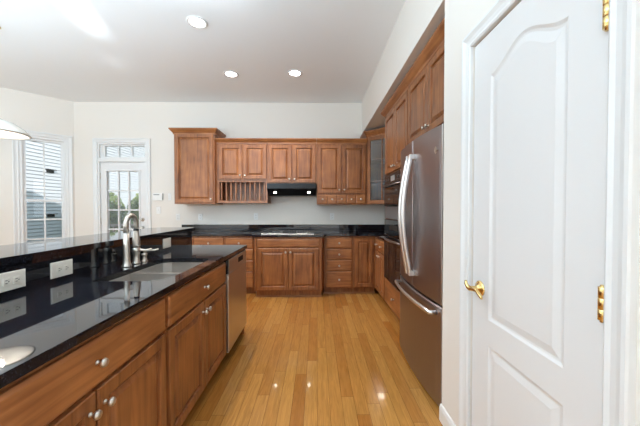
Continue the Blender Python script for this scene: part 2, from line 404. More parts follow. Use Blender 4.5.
casing('trim_1', [(DX1, 0), (DX1, 2.41), (DX0, 2.41), (DX0, 0)], lambda a, b, h: (a, YB - h, b), .07)

# white two-panel pantry door with an arched upper panel
PD = bpy.data.objects.new('door_2', None); COL.objects.link(PD); place(PD, (XP, PY1, 0), R(-90)); PD['kind'] = 'structure'
pw = PY1 - PY0; j = .006
mb = MB(); jw = .018
mb.box(-.0, j, .012, .10, 0, PZ); mb.box(pw - j, pw, .012, .10, 0, PZ); mb.box(j, pw - j, .012, .10, PZ - .006, PZ)
mb.build('door_frame', 'trim', PD)
x0, x1, zb, zt = j + .003, pw - j - .003, .012, PZ - .009
pl, pr = .137, .527; yf, yb = .004, .04
NA = 24
def arch(i): # outline of the upper panel, inset i
    a, b = pl + i, pr - i; pts = [(a, .798 + i), (b, .798 + i)]
    for q in range(NA + 1):
        t = q / NA; pts.append((b - (b - a) * t, 1.888 - i + .072 * (0.5 - 0.5 * math.cos(2 * math.pi * t))))
    return pts
def rect(i): return [(pl + i, .16 + i), (pr - i, .16 + i), (pr - i, .682 - i), (pl + i, .682 - i)]
relief = [(0, 0), (.004, .002), (.010, .005), (.018, .006), (.024, .005), (.046, .001)]
mb = MB()
def q4(a, b, c, d): mb.face([(a, yf, c), (b, yf, c), (b, yf, d), (a, yf, d)])
q4(x0, pl, zb, zt); q4(pr, x1, zb, zt); q4(pl, pr, zb, .16); q4(pl, pr, .682, .798)
ap = arch(0)[2:]
for (a, az), (b, bz) in zip(ap, ap[1:]): mb.face([(b, yf, bz), (a, yf, az), (a, yf, zt), (b, yf, zt)])
for fn in (arch, rect): mb.loops([[(a, yf + d, z) for a, z in fn(i)] for i, d in relief], cap0=False)
for a, b, c, d in ((x0, x0, zb, zt), (x1, x1, zb, zt)): mb.face([(a, yf, c), (a, yf, d), (a, yb, d), (a, yb, c)])
mb.face([(x0, yf, zt), (x1, yf, zt), (x1, yb, zt), (x0, yb, zt)]); mb.face([(x0, yf, zb), (x1, yf, zb), (x1, yb, zb), (x0, yb, zb)]); mb.face([(x0, yb, zb), (x1, yb, zb), (x1, yb, zt), (x0, yb, zt)])
bmesh.ops.remove_doubles(mb.bm, verts=mb.bm.verts[:], dist=1e-5)
pleaf = mb.build('door_leaf', 'door', PD)
hx, hz = .073, .922
mb = MB(); mb.lathe([(.036, 0), (.036, .004), (.03, .009), (.014, .013), (.011, .02), (.011, .045), (.013, .05)], (hx, yf, hz), (0, -1, 0))
mb.tube([(hx - .020, yf - .058, hz + .034), (hx - .016, yf - .060, hz + .020), (hx - .008, yf - .056, hz + .006), (hx + .004, yf - .052, hz - .002), (hx + .03, yf - .052, hz + .004), (hx + .06, yf - .052, hz + .006), (hx + .09, yf - .054, hz - .006), (hx + .105, yf - .056, hz - .016)],
        [.007, .010, .012, .013, .012, .011, .010, .007], 12, .75)
mb.build('door_handle', 'brass', pleaf)
for z in (.30, 1.045, 1.815):
    mb = MB()
    for q in range(3): mb.lathe([(.0095, 0), (.0105, .0008), (.0105, .0288), (.0095, .0296)], (x1 - .001, -.004, z - .0445 + q * .03), (0, 0, 1), 14)
    mb.lathe([(.0062, -.05), (.0062, .05)], (x1 - .001, -.004, z), (0, 0, 1), 10)
    mb.build('hinge', 'brass', pleaf)
casing('trim_2', [(PY1, 0), (PY1, PZ), (PY0, PZ), (PY0, 0)], lambda a, b, h: (XP - h, a, b), .068)

# ------------------------------------------------------------------ cabinets
def knob(parent, x, z, y):
    MB().lathe([(.008, 0), (.008, .003), (.005, .006), (.005, .014), (.012, .018), (.0155, .024), (.013, .031), (.006, .034)], (x, y, z), (0, -1, 0), 16).build('knob', 'nickel', parent)
FT = .02
def fdoor(root, x0, x1, z0, z1, kx=None, kz=None, y=0):
    d = MB().panel(x0, x1, z0, z1, y).build('door', 'wood', root)
    if kx is not None: knob(d, kx, kz, y - FT)
    return d
def fdrawer(root, x0, x1, z0, z1, knobs=1, name='drawer', y=0, flat=True, fr=.03):
    d = MB().panel(x0, x1, z0, z1, y, fr=fr, flat=flat).build(name, 'woodh', root)
    for i in range(knobs): knob(d, x0 + (x1 - x0) * (i + .5) / knobs, (z0 + z1) / 2, y - FT)
    return d
def base_carcass(root, w, d, toe=.07, h=.881, toe_m='wood'):
    MB().box(0, w, 0, d, .1, h).build('carcass', 'wood', root)
    MB().box(0, w, toe, d, 0, .0995).build('toe_kick', 'wood', root)
def two_doors(root, w, z0, z1, up=True, m=.014, y=0, g=.004):
    c = w / 2
    kz = z1 - .06 if up else z0 + .05
    fdoor(root, m, c - g, z0, z1, c - g - .028, kz, y); fdoor(root, c + g, w - m, z0, z1, c + g + .028, kz, y)
CROWN = [(0, 0), (.012, 0), (.014, .018), (.022, .03), (.04, .05), (.056, .07), (.06, .078), (.06, .092), (0, .092)]
def crown(root, path, z, sc=1.0, prof=None):
    return MB().sweep(path, prof or [(o * sc, h * sc) for o, h in CROWN], lambda a, b, h: (a, b, z + h)).build('crown_moulding', 'woodh', root)

# --- island run, fronts face +X
XI = -.755; ID = .60
def island(name, label, y0, w, sink=False):
    r = thing(name, label, 'cabinet', (XI, y0, 0), R(90), 'island base cabinets')
    if sink:
        mb = MB(); q = w - .002; mb.box(0, q, 0, ID, .1, .62); mb.box(0, q, 0, .018, .62, .881); mb.box(0, .016, .018, ID, .62, .881); mb.box(q - .016, q, .018, ID, .62, .881); mb.box(.016, q - .016, ID - .012, ID, .62, .881); mb.build('carcass', 'wood', r)
        MB().box(0, q, .07, ID, 0, .0995).build('toe_kick', 'wood', r)
    else: base_carcass(r, w - .002, ID)
    fdrawer(r, .012, w - .014, .705, .862); two_doors(r, w - .002, .115, .69)
    return r
island('base_cabinet', 'wide cherry island cabinet nearest the camera, its drawer below the bare stretch of counter', .50, .90)
island('base_cabinet', 'cherry island cabinet between the dishwasher and the nearest cabinet, below the sink', 1.402, .912, True)
# dishwasher
dwr = thing('dishwasher', 'stainless dishwasher under the far end of the island counter', 'dishwasher', (XI, 2.318, 0), R(90))
MB().box(.002, .60, .004, ID, .1, .868).build('tub', 'black', dwr)
MB().box(.002, .60, .07, ID, .005, .0995).build('toe_kick', 'black', dwr)
dd = MB().box(.005, .597, -.030, .003, .11, .755, .004, 2).build('door', 'steel', dwr)
cp = MB().box(.005, .597, -.024, .003, .757, .876, .003).build('control_panel', 'black', dwr)
MB().box(.030, .595, -.030, -.0245, .758, .872, .002).build('panel_face', 'steel', cp)
mb = MB(); mb.box(.30, .46, -.0325, -.0295, .80, .845, .001); mb.build('pocket_handle', 'dark', cp)
tag(MB().box(-1.36, XI, 2.922, 2.945, 0, .881).build('end_panel', 'wood'), 'cherry end panel closing the far end of the island beside the dishwasher', 'panel')

# --- island worktop with the sink cut-out
o = MB().prism([(-1.352, .2), (-.73, .2), (-.73, 2.975), (-1.352, 2.975)], .883, .915, .003).build('countertop', 'granite')
tag(o, 'polished black granite counter on the island around the sink', 'countertop')
cutp = [(-1.187, 1.50), (-.90, 1.50), (-.83, 1.56), (-.805, 1.65), (-.805, 2.11), (-.83, 2.165), (-.88, 2.19), (-1.115, 2.19), (-1.167, 2.165), (-1.187, 2.11)]
bowl1 = [(-1.197, 1.49), (-.895, 1.49), (-.823, 1.552), (-.797, 1.645), (-.797, 1.82), (-1.197, 1.82)]
bowl2 = [(-1.197, 1.845), (-.797, 1.845), (-.797, 2.115), (-.823, 2.172), (-.878, 2.20), (-1.12, 2.20), (-1.173, 2.172), (-1.197, 2.115)]
boolean_cut(o, MB().prism(cutp, .80, 1.0).build('cutter', 'granite'))
sk = thing('sink', 'double bowl stainless undermount sink set into the black island counter', 'sink', (-1.0, 1.845, .8825))
def inset(poly, d):
    P = [Vector(p) for p in poly]; k = len(P); out = []
    for i in range(k):
        d0 = (P[i] - P[i - 1]).normalized(); d1 = (P[(i + 1) % k] - P[i]).normalized()
        n0 = Vector((-d0.y, d0.x)); n1 = Vector((-d1.y, d1.x)); nn = (n0 + n1).normalized(); nn /= max(.4, nn.dot(n0))
        out.append((P[i].x + nn.x * d, P[i].y + nn.y * d))
    return out
def bowl(poly, depth, name):
    L = lambda p, z: [(x + 1.0, y - 1.845, z) for x, y in p]
    mb = MB(); ins = inset(poly, .02); i2 = inset(poly, .05)
    outr = inset(poly, -.004)
    mb.loops([L(outr, -.0005), L(poly, -.0005), L(inset(poly, .004), -depth + .05), L(inset(poly, .012), -depth + .02), L(i2, -depth)], cap0=False)
    b = mb.build(name, 'steel', sk)
    c = (sum(p[0] for p in poly) / len(poly) + 1, sum(p[1] for p in poly) / len(poly) - 1.845)
    MB().lathe([(.045, 0), (.045, .003), (.036, .004), (.034, .001), (.012, .001)], (c[0], c[1], -depth + .0005), (0, 0, 1)).build('drain', 'chrome', b)
bowl(bowl1, .18, 'small_bowl'); bowl(bowl2, .21, 'large_bowl')
MB().box(-.195, .201, -.0235, -.0015, -.06, -.001, .003).build('divider', 'steel', sk)

# --- raised bar behind the sink
struct('wall_bar', MB().box(-1.60, -1.3765, .2, 3.085, 0, 1.052), 'wall')
tag(MB().box(-1.375, -1.353, .2, 3.09, .876, 1.052, .001).build('backsplash', 'granite'), 'tall black granite backsplash between island counter and raised bar', 'backsplash')
tag(MB().prism([(-1.80, .15), (-1.345, .15), (-1.345, 3.16), (-1.72, 3.16), (-1.80, 3.05)], 1.0535, 1.087, .004).build('bar_top', 'granite'), 'long raised bar slab of black granite above the sink backsplash', 'bar top')

# --- outlets and switches
def wallplate(name, label, cat, loc, rz, w, h, kind, group, m='plate'):
    r = thing(name, label, cat, loc, rz, group)
    MB().loops([[(-w / 2 + i, -d, -h / 2 + i), (w / 2 - i, -d, -h / 2 + i), (w / 2 - i, -d, h / 2 - i), (-w / 2 + i, -d, h / 2 - i)] for i, d in ((0, 0), (0, .003), (.003, .006))]).build('cover_plate', m, r)
    for kx, kd in kind:
        if kd == 'h':     # duplex receptacle lying on its side
            for s in (-1, 1):
                f = MB().box(kx + s * .021 - .014, kx + s * .021 + .014, -.0085, -.0058, -.016, .016, .002).build('receptacle', m, r)
                mb = MB()
                for q in (-1, 1): mb.box(kx + s * .021 - .006, kx + s * .021 + .003, -.0092, -.008, q * .006 - .0013, q * .006 + .0013)
                mb.box(kx + s * .021 + .006, kx + s * .021 + .010, -.0092, -.008, -.002, .002); mb.build('slots', 'slot', f)
        if kd == 'v':
            for s in (-1, 1):
                f = MB().box(kx - .016, kx + .016, -.0085, -.0058, s * .021 - .014, s * .021 + .014, .002).build('receptacle', m, r)
                mb = MB()
                for q in (-1, 1): mb.box(kx + q * .006 - .0013, kx + q * .006 + .0013, -.0092, -.008, s * .021 - .003, s * .021 + .006)
                mb.box(kx - .002, kx + .002, -.0092, -.008, s * .021 - .010, s * .021 - .006); mb.build('slots', 'slot', f)
        if kd == 's':
            MB().box(kx - .005, kx + .005, -.014, -.0058, -.006, .010, .002).build('toggle', m, r)
        if kd == 'r':
            MB().box(kx - .016, kx + .016, -.009, -.0058, -.033, .033, .002).build('rocker', m, r)
    return r
G = 'outlets in the black bar backsplash'
wallplate('outlet', 'ivory outlet plate at the left end of the bar backsplash, cut by the photo edge', 'outlet', (-1.3525, 1.262, .979), R(90), .128, .082, [(0, 'h')], G)
wallplate('outlet', 'ivory outlet plate second from the left in the black bar backsplash', 'outlet', (-1.3525, 1.515, .979), R(90), .128, .082, [(0, 'h')], G)
wallplate('light_switch', 'nearly square ivory switch plate in the bar backsplash beyond the faucet', 'switch', (-1.3525, 2.57, .985), R(90), .128, .085, [(-.025, 'r'), (.025, 'r')], None)
G = 'white outlets on the back wall'
wallplate('outlet', 'white outlet plate on the back wall nearest to the glazed door', 'outlet', (-2.383, YB - .0005, 1.146), 0, .072, .116, [(0, 'v')], G, 'whiteplastic')
wallplate('outlet', 'white outlet plate on the wall under the tall upper cabinet', 'outlet', (-2.0, YB - .0005, 1.146), 0, .072, .116, [(0, 'v')], G, 'whiteplastic')
wallplate('outlet', 'white outlet plate on the wall under the plate rack', 'outlet', (-1.049, YB - .0005, 1.155), 0, .072, .116, [(0, 'v')], G, 'whiteplastic')
wallplate('outlet', 'white outlet plate on the wall under the spice drawers', 'outlet', (.259, YB - .0005, 1.155), 0, .072, .116, [(0, 'v')], G, 'whiteplastic')
wallplate('light_switch', 'white light switch below the alarm keypad by the back door', 'switch', (-2.71, YB - .0005, 1.262), 0, .075, .12, [(0, 's')], None, 'whiteplastic')
kp = thing('alarm_keypad', 'white alarm keypad with a grey display on the wall right of the back door', 'keypad', (-2.715, YB - .0005, 1.49))
MB().box(-.085, .085, -.03, 0, -.06, .06, .006, 2).build('case', 'whiteplastic', kp)
MB().box(-.065, .035, -.0315, -.0295, .028, .045).build('display', 'greyplastic', kp)
MB().box(.072, .0865, -.028, -.002, -.05, .055, .003).build('side_flap', 'greyplastic', kp)
wallplate('light_switch', 'narrow white control plate between the keypad and the tall upper cabinet', 'switch', (-2.52, YB - .0005, 1.49), 0, .05, .12, [(0, 's')], None, 'whiteplastic')

# --- faucet, soap dispenser
fc = thing('faucet', 'brushed nickel gooseneck kitchen faucet standing behind the sink', 'faucet', (-1.25, 1.875, .9155))
mb = MB(); mb.lathe([(.03, 0), (.03, .006), (.024, .014), (.0205, .04), (.0185, .12), (.0165, .22)], (0, 0, 0), (0, 0, 1), 20); mb.build('spout_base', 'nickel', fc)
pts = [(0, 0, .215)]
for i in range(0, 17):
    a = math.pi * i / 16; pts.append((-.002 + .0 * i, .052 - .052 * math.cos(a), .27 + .064 * math.sin(a)))
pts.append((-.003, .106, .235))
mb = MB(); mb.tube(pts, [.0165] * 3 + [.0150] * 8 + [.0145] * 8, 16); mb.build('spout', 'nickel', fc)
mb = MB(); mb.lathe([(.0135, .240), (.016, .232), (.0165, .224), (.023, .165), (.0255, .125), (.024, .118)], (-.003, .106, 0), (0, 0, 1), 20); sh = mb.build('spray_head', 'nickel', fc)
mb = MB(); mb.lathe([(.0150, .2405), (.0172, .236), (.0172, .2285), (.0150, .226)], (-.003, .106, 0), (0, 0, 1), 20); mb.build('collar', 'black', sh)
mb = MB(); mb.lathe([(.027, 0), (.027, .006), (.021, .012), (.02, .06), (.023, .075), (.027, .09), (.025, .106), (.012, .1175)], (-.003, .106, 0), (0, 0, 1), 20)
mb.tube([(-.003, .106, .092), (.02, .112, .094), (.05, .125, .088), (.085, .14, .094)], [.010, .009, .0075, .009], 10); mb.build('lever_valve', 'nickel', fc)
sd = thing('soap_dispenser', 'small brushed nickel soap dispenser right of the faucet behind the sink', 'soap dispenser', (-1.245, 2.06, .9155))
MB().lathe([(.022, 0), (.022, .005), (.016, .01), (.0145, .035), (.018, .048), (.018, .056), (.009, .06)], (0, 0, 0), (0, 0, 1), 18).build('dispenser_body', 'nickel', sd)
MB().tube([(0, 0, .058), (.0, 0, .072), (.02, .008, .078), (.06, .02, .078), (.085, .03, .084)], [.007, .008, .008, .006, .006], 10).build('pump_spout', 'nickel', sd)

# --- back run base cabinets, fronts face -Y
YF = 4.25; BD = YB - YF - .004
r = thing('base_cabinet', 'low cherry cabinet against the back wall farthest left, mostly behind the raised bar', 'cabinet', (-2.29, YF, 0), 0, 'base cabinets along the back wall')
base_carcass(r, 0.916, BD); c = 0.916 / 2
fdrawer(r, .014, c - .008, .70, .855); fdrawer(r, c + .008, .902, .70, .855); two_doors(r, 0.916, .115, .685)
def stack(label, x, w, pad=.012):
    r = thing('drawer_cabinet', label, 'cabinet', (x, YF, 0), 0, 'base cabinets along the back wall')
    base_carcass(r, w, BD)
    for a, b in ((.70, .855), (.532, .687), (.362, .519), (.115, .349)): fdrawer(r, pad, w - pad, a, b)
    return r
stack('four drawer cherry cabinet left of the cooktop cabinet, partly hidden by the island', -1.372, .43)
stack('four drawer cherry cabinet right of the cooktop cabinet', .112, .437, .03)
YC = 4.10; cx0, cx1 = -.90, .072; cw = cx1 - cx0
r = thing('cooktop_cabinet', 'cherry cabinet with false front and two doors, stepping forward under the cooktop', 'cabinet', (cx0, YC, 0))
mb = MB(); mb.prism([(0, 0), (cw, 0), (cw + .038, .15), (cw + .038, YB - YC - .004), (-.038, YB - YC - .004), (-.038, .15)], .1, .881); mb.build('carcass', 'wood', r)
mb = MB(); mb.prism([(.012, .065), (cw - .012, .065), (cw + .030, .22), (cw + .030, .75), (-.030, .75), (-.030, .22)], 0, .0995); mb.build('toe_kick', 'wood', r)
fdrawer(r, .045, cw - .045, .735, .85, 0, 'false_front'); c = cw / 2
fdoor(r, .05, c - .005, .115, .72, c - .035, .665); fdoor(r, c + .005, cw - .05, .115, .72, c + .035, .665)
for a in (.002, cw - .03): MB().box(a, a + .028, -.012, 0, .1, .872, .006, 2).build('corner_post', 'wood', r)
r = thing('base_cabinet', 'narrow single door cherry cabinet in the back right corner', 'cabinet', (.552, YF, 0), 0, 'base cabinets along the back wall')
base_carcass(r, .326, BD); fdoor(r, .012, .285, .115, .855)
# right-hand run, fronts face -X
XC = .88
r = thing('base_cabinet', 'cherry cabinet on the right wall between the corner and the oven cabinet', 'cabinet', (XC, YF - .001, 0), R(-90))
base_carcass(r, .615, XR - XC - .004)
fdrawer(r, .06, .325, .70, .855); fdrawer(r, .34, .605, .70, .855); fdoor(r, .06, .325, .115, .685, .292, .63); fdoor(r, .34, .605, .115, .685, .372, .63)
# shoe moulding at the floor
for nm, pa in (('trim_3', [(-.888, YC + .064), (cx1 - .012, YC + .064), (cx1 + .03, YC + .222), (cx1 + .03, YF + .069), (XC - .0, YF + .069)]),):
    struct(nm, MB().sweep(pa, [(0, 0), (.016, 0), (.014, .01), (.006, .018), (0, .018)], lambda a, b, h: (a, b, h)), 'woodh')

# --- back worktop with its stepped front, and the low splash behind it
ctop = [(-2.31, YF - .03), (-.965, YF - .03), (-.925, YC - .03), (cx1 + .025, YC - .03), (cx1 + .065, YF - .03), (XC - .03, YF - .03), (XC - .03, 3.632), (XR - .004, 3.632), (XR - .004, YB - .004), (-2.31, YB - .004)]
tag(MB().prism(ctop, .883, .915).build('countertop', 'granite'), 'L shaped black granite counter along the back wall with a step under the cooktop', 'countertop')
mb = MB(); mb.prism([(-2.31, YB - .024), (XR - .024, YB - .024), (XR - .024, 3.632), (XR - .004, 3.632), (XR - .004, YB - .003), (-2.31, YB - .003)], .916, 1.016)
tag(mb.build('backsplash', 'granite'), 'low black granite splash strip along the back wall behind the L shaped counter', 'backsplash')
# cooktop
ck = thing('cooktop', 'black glass cooktop set in the stepped counter under the hood', 'cooktop', (-.43, 4.42, .9155))
MB().box(-.38, .38, -.25, .25, 0, .007, .003, 2).build('glass_top', 'blackglass', ck)
mb = MB(); mb.box(-.385, .385, -.262, -.2505, 0, .008, .002); mb.build('front_trim', 'steel', ck)
for x, y, q in ((-.2, -.1, .10), (.2, -.1, .08), (-.2, .12, .08), (.2, .12, .10)):
    mb = MB(); mb.lathe([(q, 0), (q, .0008), (q - .004, .0008), (q - .004, 0)], (x, y, .0066), (0, 0, 1), 32, False, False); mb.build('burner_ring', 'greyplastic', ck)
for i in range(4): MB().lathe([(.018, 0), (.017, .014), (.012, .018)], (.30, -.20 + .055 * i - .0, .0072), (0, 0, 1), 16).build('knob', 'black', ck)

# --- upper cabinets on the back wall
YU = 4.57; UD = YB - YU - .003
def upper(label, x, w, z0, z1, group='upper cabinets on the back wall', name='upper_cabinet', yf=YU):
    return thing(name, label, 'cabinet', (x, yf, 0), 0, group)
mz = 2.33
# tall left
r = upper('tall single door upper cabinet at the left end with the highest crown', -2.24, .63, 1.364, 2.47, yf=4.50)
w = .63; dp = YB - 4.50 - .003
MB().box(0, w, 0, dp, 1.364, 2.475).build('carcass', 'wood', r)
fdoor(r, .02, w - .02, 1.385, 2.455, w - .05, 1.44)
crown(r, [(w, dp), (w, 0), (0, 0), (0, dp)][::-1], 2.455, .95)
CP = [(0, 0), (.010, 0), (.012, .016), (.02, .026), (.034, .042), (.046, .058), (.05, .064), (.05, .078), (0, .078)]
# plate rack cabinet
wu = .7845
r = upper('upper cabinet with a slatted plate rack below its two doors', -1.575 - .034, wu + .034, 1.38, mz)
wr = wu + .033
MB().box(0, wr, 0, UD, 1.745, mz + .01).build('carcass', 'wood', r)
mb = MB(); mb.box(0, .05, 0, UD, 1.38, 1.7445); mb.box(wr - .03, wr, 0, UD, 1.38, 1.7445); mb.box(.0505, wr - .0305, 0, UD, 1.38, 1.42); mb.box(.0505, wr - .0305, 0, .02, 1.715, 1.7445); mb.box(.0505, wr - .0305, UD - .012, UD, 1.42, 1.7445)
rk = mb.build('plate_rack', 'wood', r)
for i in range(10):
    xx = .075 + i * (wr - .13) / 9 * 1.0
    MB().box(xx - .012, xx + .012, .02, .045, 1.42, 1.715, .005, 2).build('slat', 'wood', rk)
xo = .034; c = xo + wu / 2
fdoor(r, xo + .016, c - .012, 1.765, 2.305, c - .04, 1.82); fdoor(r, c + .012, xo + wu - .016, 1.765, 2.305, c + .04, 1.82)
crown(r, [(.001, 0), (wr, 0)], mz - .005, 1.0, CP)
# hood cabinet
x1_ = -1.575 + wu + .001
r = upper('short two door upper cabinet above the black range hood', x1_, wu, 1.69, mz)
MB().box(0, wu - .001, 0, UD, 1.688, mz + .01).build('carcass', 'wood', r); c = wu / 2
fdoor(r, .016, c - .012, 1.705, 2.305, c - .04, 1.76); fdoor(r, c + .012, wu - .016, 1.705, 2.305, c + .04, 1.76)
crown(r, [(0, 0), (wu - .001, 0)], mz - .005, 1.0, CP)
# range hood
hd = thing('range_hood', 'slim black range hood with two small lamps under the short upper cabinet', 'range hood', (x1_ + .01, YB - .003, 1.50))
hw = wu - .02
mb = MB(); sec = [(-.0, 0), (-.30, 0), (-.44, .095), (-.445, .105), (-.445, .185), (0, .185)]
mb.loops([[(x, y, z) for y, z in sec] for x in (0, hw)]); hb = mb.build('hood_body', 'hood', hd)
MB().box(.02, hw - .02, -.4465, -.4445, .125, .165, .0005).build('front_band', 'hood', hd)
for xx in (.115, hw - .115):
    MB().lathe([(.02, 0), (.02, .004), (.008, .0045)], (xx, -.37, .047), Vector((0, -.5615, -.8275)), 18).build('hood_lamp', 'hoodbulb', hd)
# spice drawer cabinet
x2_ = x1_ + wu + .001; ws = .80
r = upper('two door upper cabinet with a row of five spice drawers at its bottom', x2_, ws, 1.356, mz)
MB().box(0, ws - .001, 0, UD, 1.356, mz + .01).build('carcass', 'wood', r); c = ws / 2
fdoor(r, .016, c - .012, 1.535, 2.305, c - .04, 1.59); fdoor(r, c + .012, ws - .016, 1.535, 2.305, c + .04, 1.59)
for i in range(5):
    a = .016 + i * (ws - .032) / 5; d = MB().panel(a + .004, a + (ws - .032) / 5 - .004, 1.372, 1.508, 0, .016, flat=True).build('spice_drawer', 'woodh', r); knob(d, a + (ws - .032) / 10, 1.44, -.016)
crown(r, [(0, 0), (ws - .001, 0)], mz - .005, 1.0, CP)
# corner cabinet with a glazed door set across the corner
ax0 = x2_ + ws + .002
r = thing('corner_cabinet', 'taller glass door corner cabinet beside the spice drawer cabinet', 'cabinet', (0, 0, 0))
A_ = (ax0 + .02, YU); B_ = (ax0 + .40, YU - .38)
zc0, zc1 = 1.356, 2.43
mb = MB(); th = .018
Yw = YB - .003; Xw = XR - .004
outer = [(ax0, Yw), (ax0, YU), A_, B_, (B_[0], B_[1] - .0), (Xw, B_[1]), (Xw, Yw)]
outer = [(ax0, Yw), (ax0, YU), A_, B_, (Xw, B_[1]), (Xw, Yw)]
mb.prism(outer, zc0, zc0 + th); mb.prism(outer, zc1 - th, zc1)
mb.box(ax0, ax0 + th, YU, Yw, zc0 + th, zc1 - th); mb.box(B_[0] + .0, Xw, B_[1], B_[1] + th, zc0 + th, zc1 - th); mb.box(ax0 + th, Xw, Yw - .006, Yw, zc0 + th, zc1 - th); mb.box(Xw - .006, Xw, B_[1] + th, Yw - .006, zc0 + th, zc1 - th)
cc = mb.build('carcass', 'wood', r)
inner = [(ax0 + .02, Yw - .01), (ax0 + .02, YU + .01), (A_[0] + .01, A_[1] + .02), (B_[0] + .02, B_[1] + .03), (Xw - .01, B_[1] + .03), (Xw - .01, Yw - .01)]
for z in (1.72, 2.06): MB().prism(inner, z, z + .016).build('shelf', 'wood', r)
# door in its own local frame laid along A-B
L = math.hypot(B_[0] - A_[0], B_[1] - A_[1])
ang = math.atan2(B_[1] - A_[1], B_[0] - A_[0])
Fm = frame((A_[0], A_[1], 0), ang)
mb = MB(); s_ = .055; za, zb_ = zc0 + .012, zc1 - .012
mb.box(.006, s_, -.021, -.001, za, zb_, .003); mb.box(L - s_, L - .006, -.021, -.001, za, zb_, .003); mb.box(s_, L - s_, -.021, -.001, za, za + .055, .003); mb.box(s_, L - s_, -.021, -.001, zb_ - .055, zb_, .003)
for v in mb.bm.verts: v.co = Fm @ v.co
gd = mb.build('glass_door', 'wood', r)
mb = MB(); mb.box(L / 2 - .008, L / 2 + .008, -.017, -.007, za + .055, zb_ - .055)
for v in mb.bm.verts: v.co = Fm @ v.co
mb.build('glazing_bars', 'wood', gd)
mb = MB(); mb.face([Fm @ Vector(p) for p in ((s_, -.010, za + .05), (L - s_, -.010, za + .05), (L - s_, -.010, zb_ - .05), (s_, -.010, zb_ - .05))]); mb.build('pane', 'cabglass', gd)
crown(r, [(ax0, Yw), (ax0, YU), A_, B_, (Xw, B_[1])], zc1 - .005, 1.0)

# --- oven cabinet and the cabinet over the refrigerator
TY1, TY0 = 3.625, 2.715
tw = TY1 - TY0
cd = XR - XC - .004
r = thing('oven_cabinet', 'tall cherry cabinet housing the built in ovens, drawer at its foot', 'cabinet', (XC, TY1, 0), R(-90))
zt = 2.445
mb = MB(); mb.box(0, .06, 0, cd, .1, zt); mb.box(tw - .06, tw, 0, cd, .1, zt); mb.box(.06, tw - .06, 0, cd, .1, .445 - .0); mb.box(.06, tw - .06, 0, cd, 1.70, zt); mb.box(.06, tw - .06, cd - .012, cd, .445, 1.70); mb.box(.06, tw - .06, .0, cd - .012, 1.165, 1.185)
mb.build('carcass', 'wood', r)
MB().box(0, tw, .07, cd, 0, .0995).build('toe_kick', 'wood', r)
fdrawer(r, .016, tw - .016, .125, .415, 1)
two_doors(r, tw, 1.72, 2.425, up=False, m=.016)
crown(r, [(0, cd), (0, 0), (tw - .0005, 0)], zt - .008, 1.0)
ow0, ow1 = .062, tw - .062
ov = thing('wall_oven', 'black built in wall oven with a bowed steel handle in the tall cabinet', 'oven', (XC, TY1, .447), R(-90))
MB().box(ow0, ow1, .001, cd - .03, 0, .716).build('oven_body', 'black', ov)
od = MB().box(ow0 - .015, ow1 + .015, -.032, -.001, -.012, .53, .003).build('oven_door', 'blackglass', ov)
MB().tube([(ow0 + .05 + (ow1 - ow0 - .1) * i / 12, -.05 - .035 * math.sin(math.pi * i / 12), .49) for i in range(13)], .012, 10).build('handle', 'fridge', od)
mb = MB(); mb.box(ow0 + .045, ow0 + .07, -.056, -.032, .48, .50); mb.box(ow1 - .07, ow1 - .045, -.056, -.032, .48, .50); mb.build('handle_mount', 'fridge', od)
op = MB().box(ow0 - .015, ow1 + .015, -.028, -.001, .535, .716, .003).build('control_panel', 'blackglass', ov)
MB().box(ow0 + .22, ow1 - .22, -.0295, -.0278, .60, .66).build('display', 'dark', op)
mw = thing('microwave', 'built in black microwave with steel lower trim above the wall oven', 'microwave', (XC, TY1, 1.187), R(-90))
MB().box(ow0, ow1, .001, cd - .03, 0, .511).build('microwave_body', 'black', mw)
MB().box(ow0 - .015, ow1 + .015, -.026, -.001, -.012, .130, .003).build('trim_panel', 'fridge', mw)
md_ = MB().box(ow0 - .015, ow1 + .015, -.032, -.001, .136, .385, .003).build('door', 'blackglass', mw)
MB().tube([(ow0 + .04, -.034, .37), (ow0 + .04, -.06, .37), (ow1 - .04, -.06, .37), (ow1 - .04, -.034, .37)], .008, 8).build('handle', 'fridge', md_)
mp_ = MB().box(ow0 - .015, ow1 + .015, -.028, -.001, .39, .511, .003).build('control_panel', 'black', mw)
MB().box(ow0 + .28, ow0 + .44, -.0295, -.0278, .42, .48).build('display', 'greyplastic', mp_)
for xx in (.1, .18, .56, .64): MB().box(ow0 + xx - .018, ow0 + xx + .018, -.0295, -.0278, .435, .465, .001).build('button', 'slot', mp_)

FY1 = TY0 - .001; FY0 = 1.735
fw = FY1 - FY0
r = thing('upper_cabinet', 'two door cherry cabinet above the refrigerator', 'cabinet', (XC, FY1, 0), R(-90))
MB().box(0, fw, 0, cd, 1.865, zt).build('carcass', 'wood', r)
two_doors(r, fw, 1.885, 2.425, up=False, m=.014)
crown(r, [(0.0005, 0), (fw, 0)], zt - .008, 1.0)
MB().box(0, .018, .0, cd, .0, 1.8645).build('side_panel', 'wood', r)

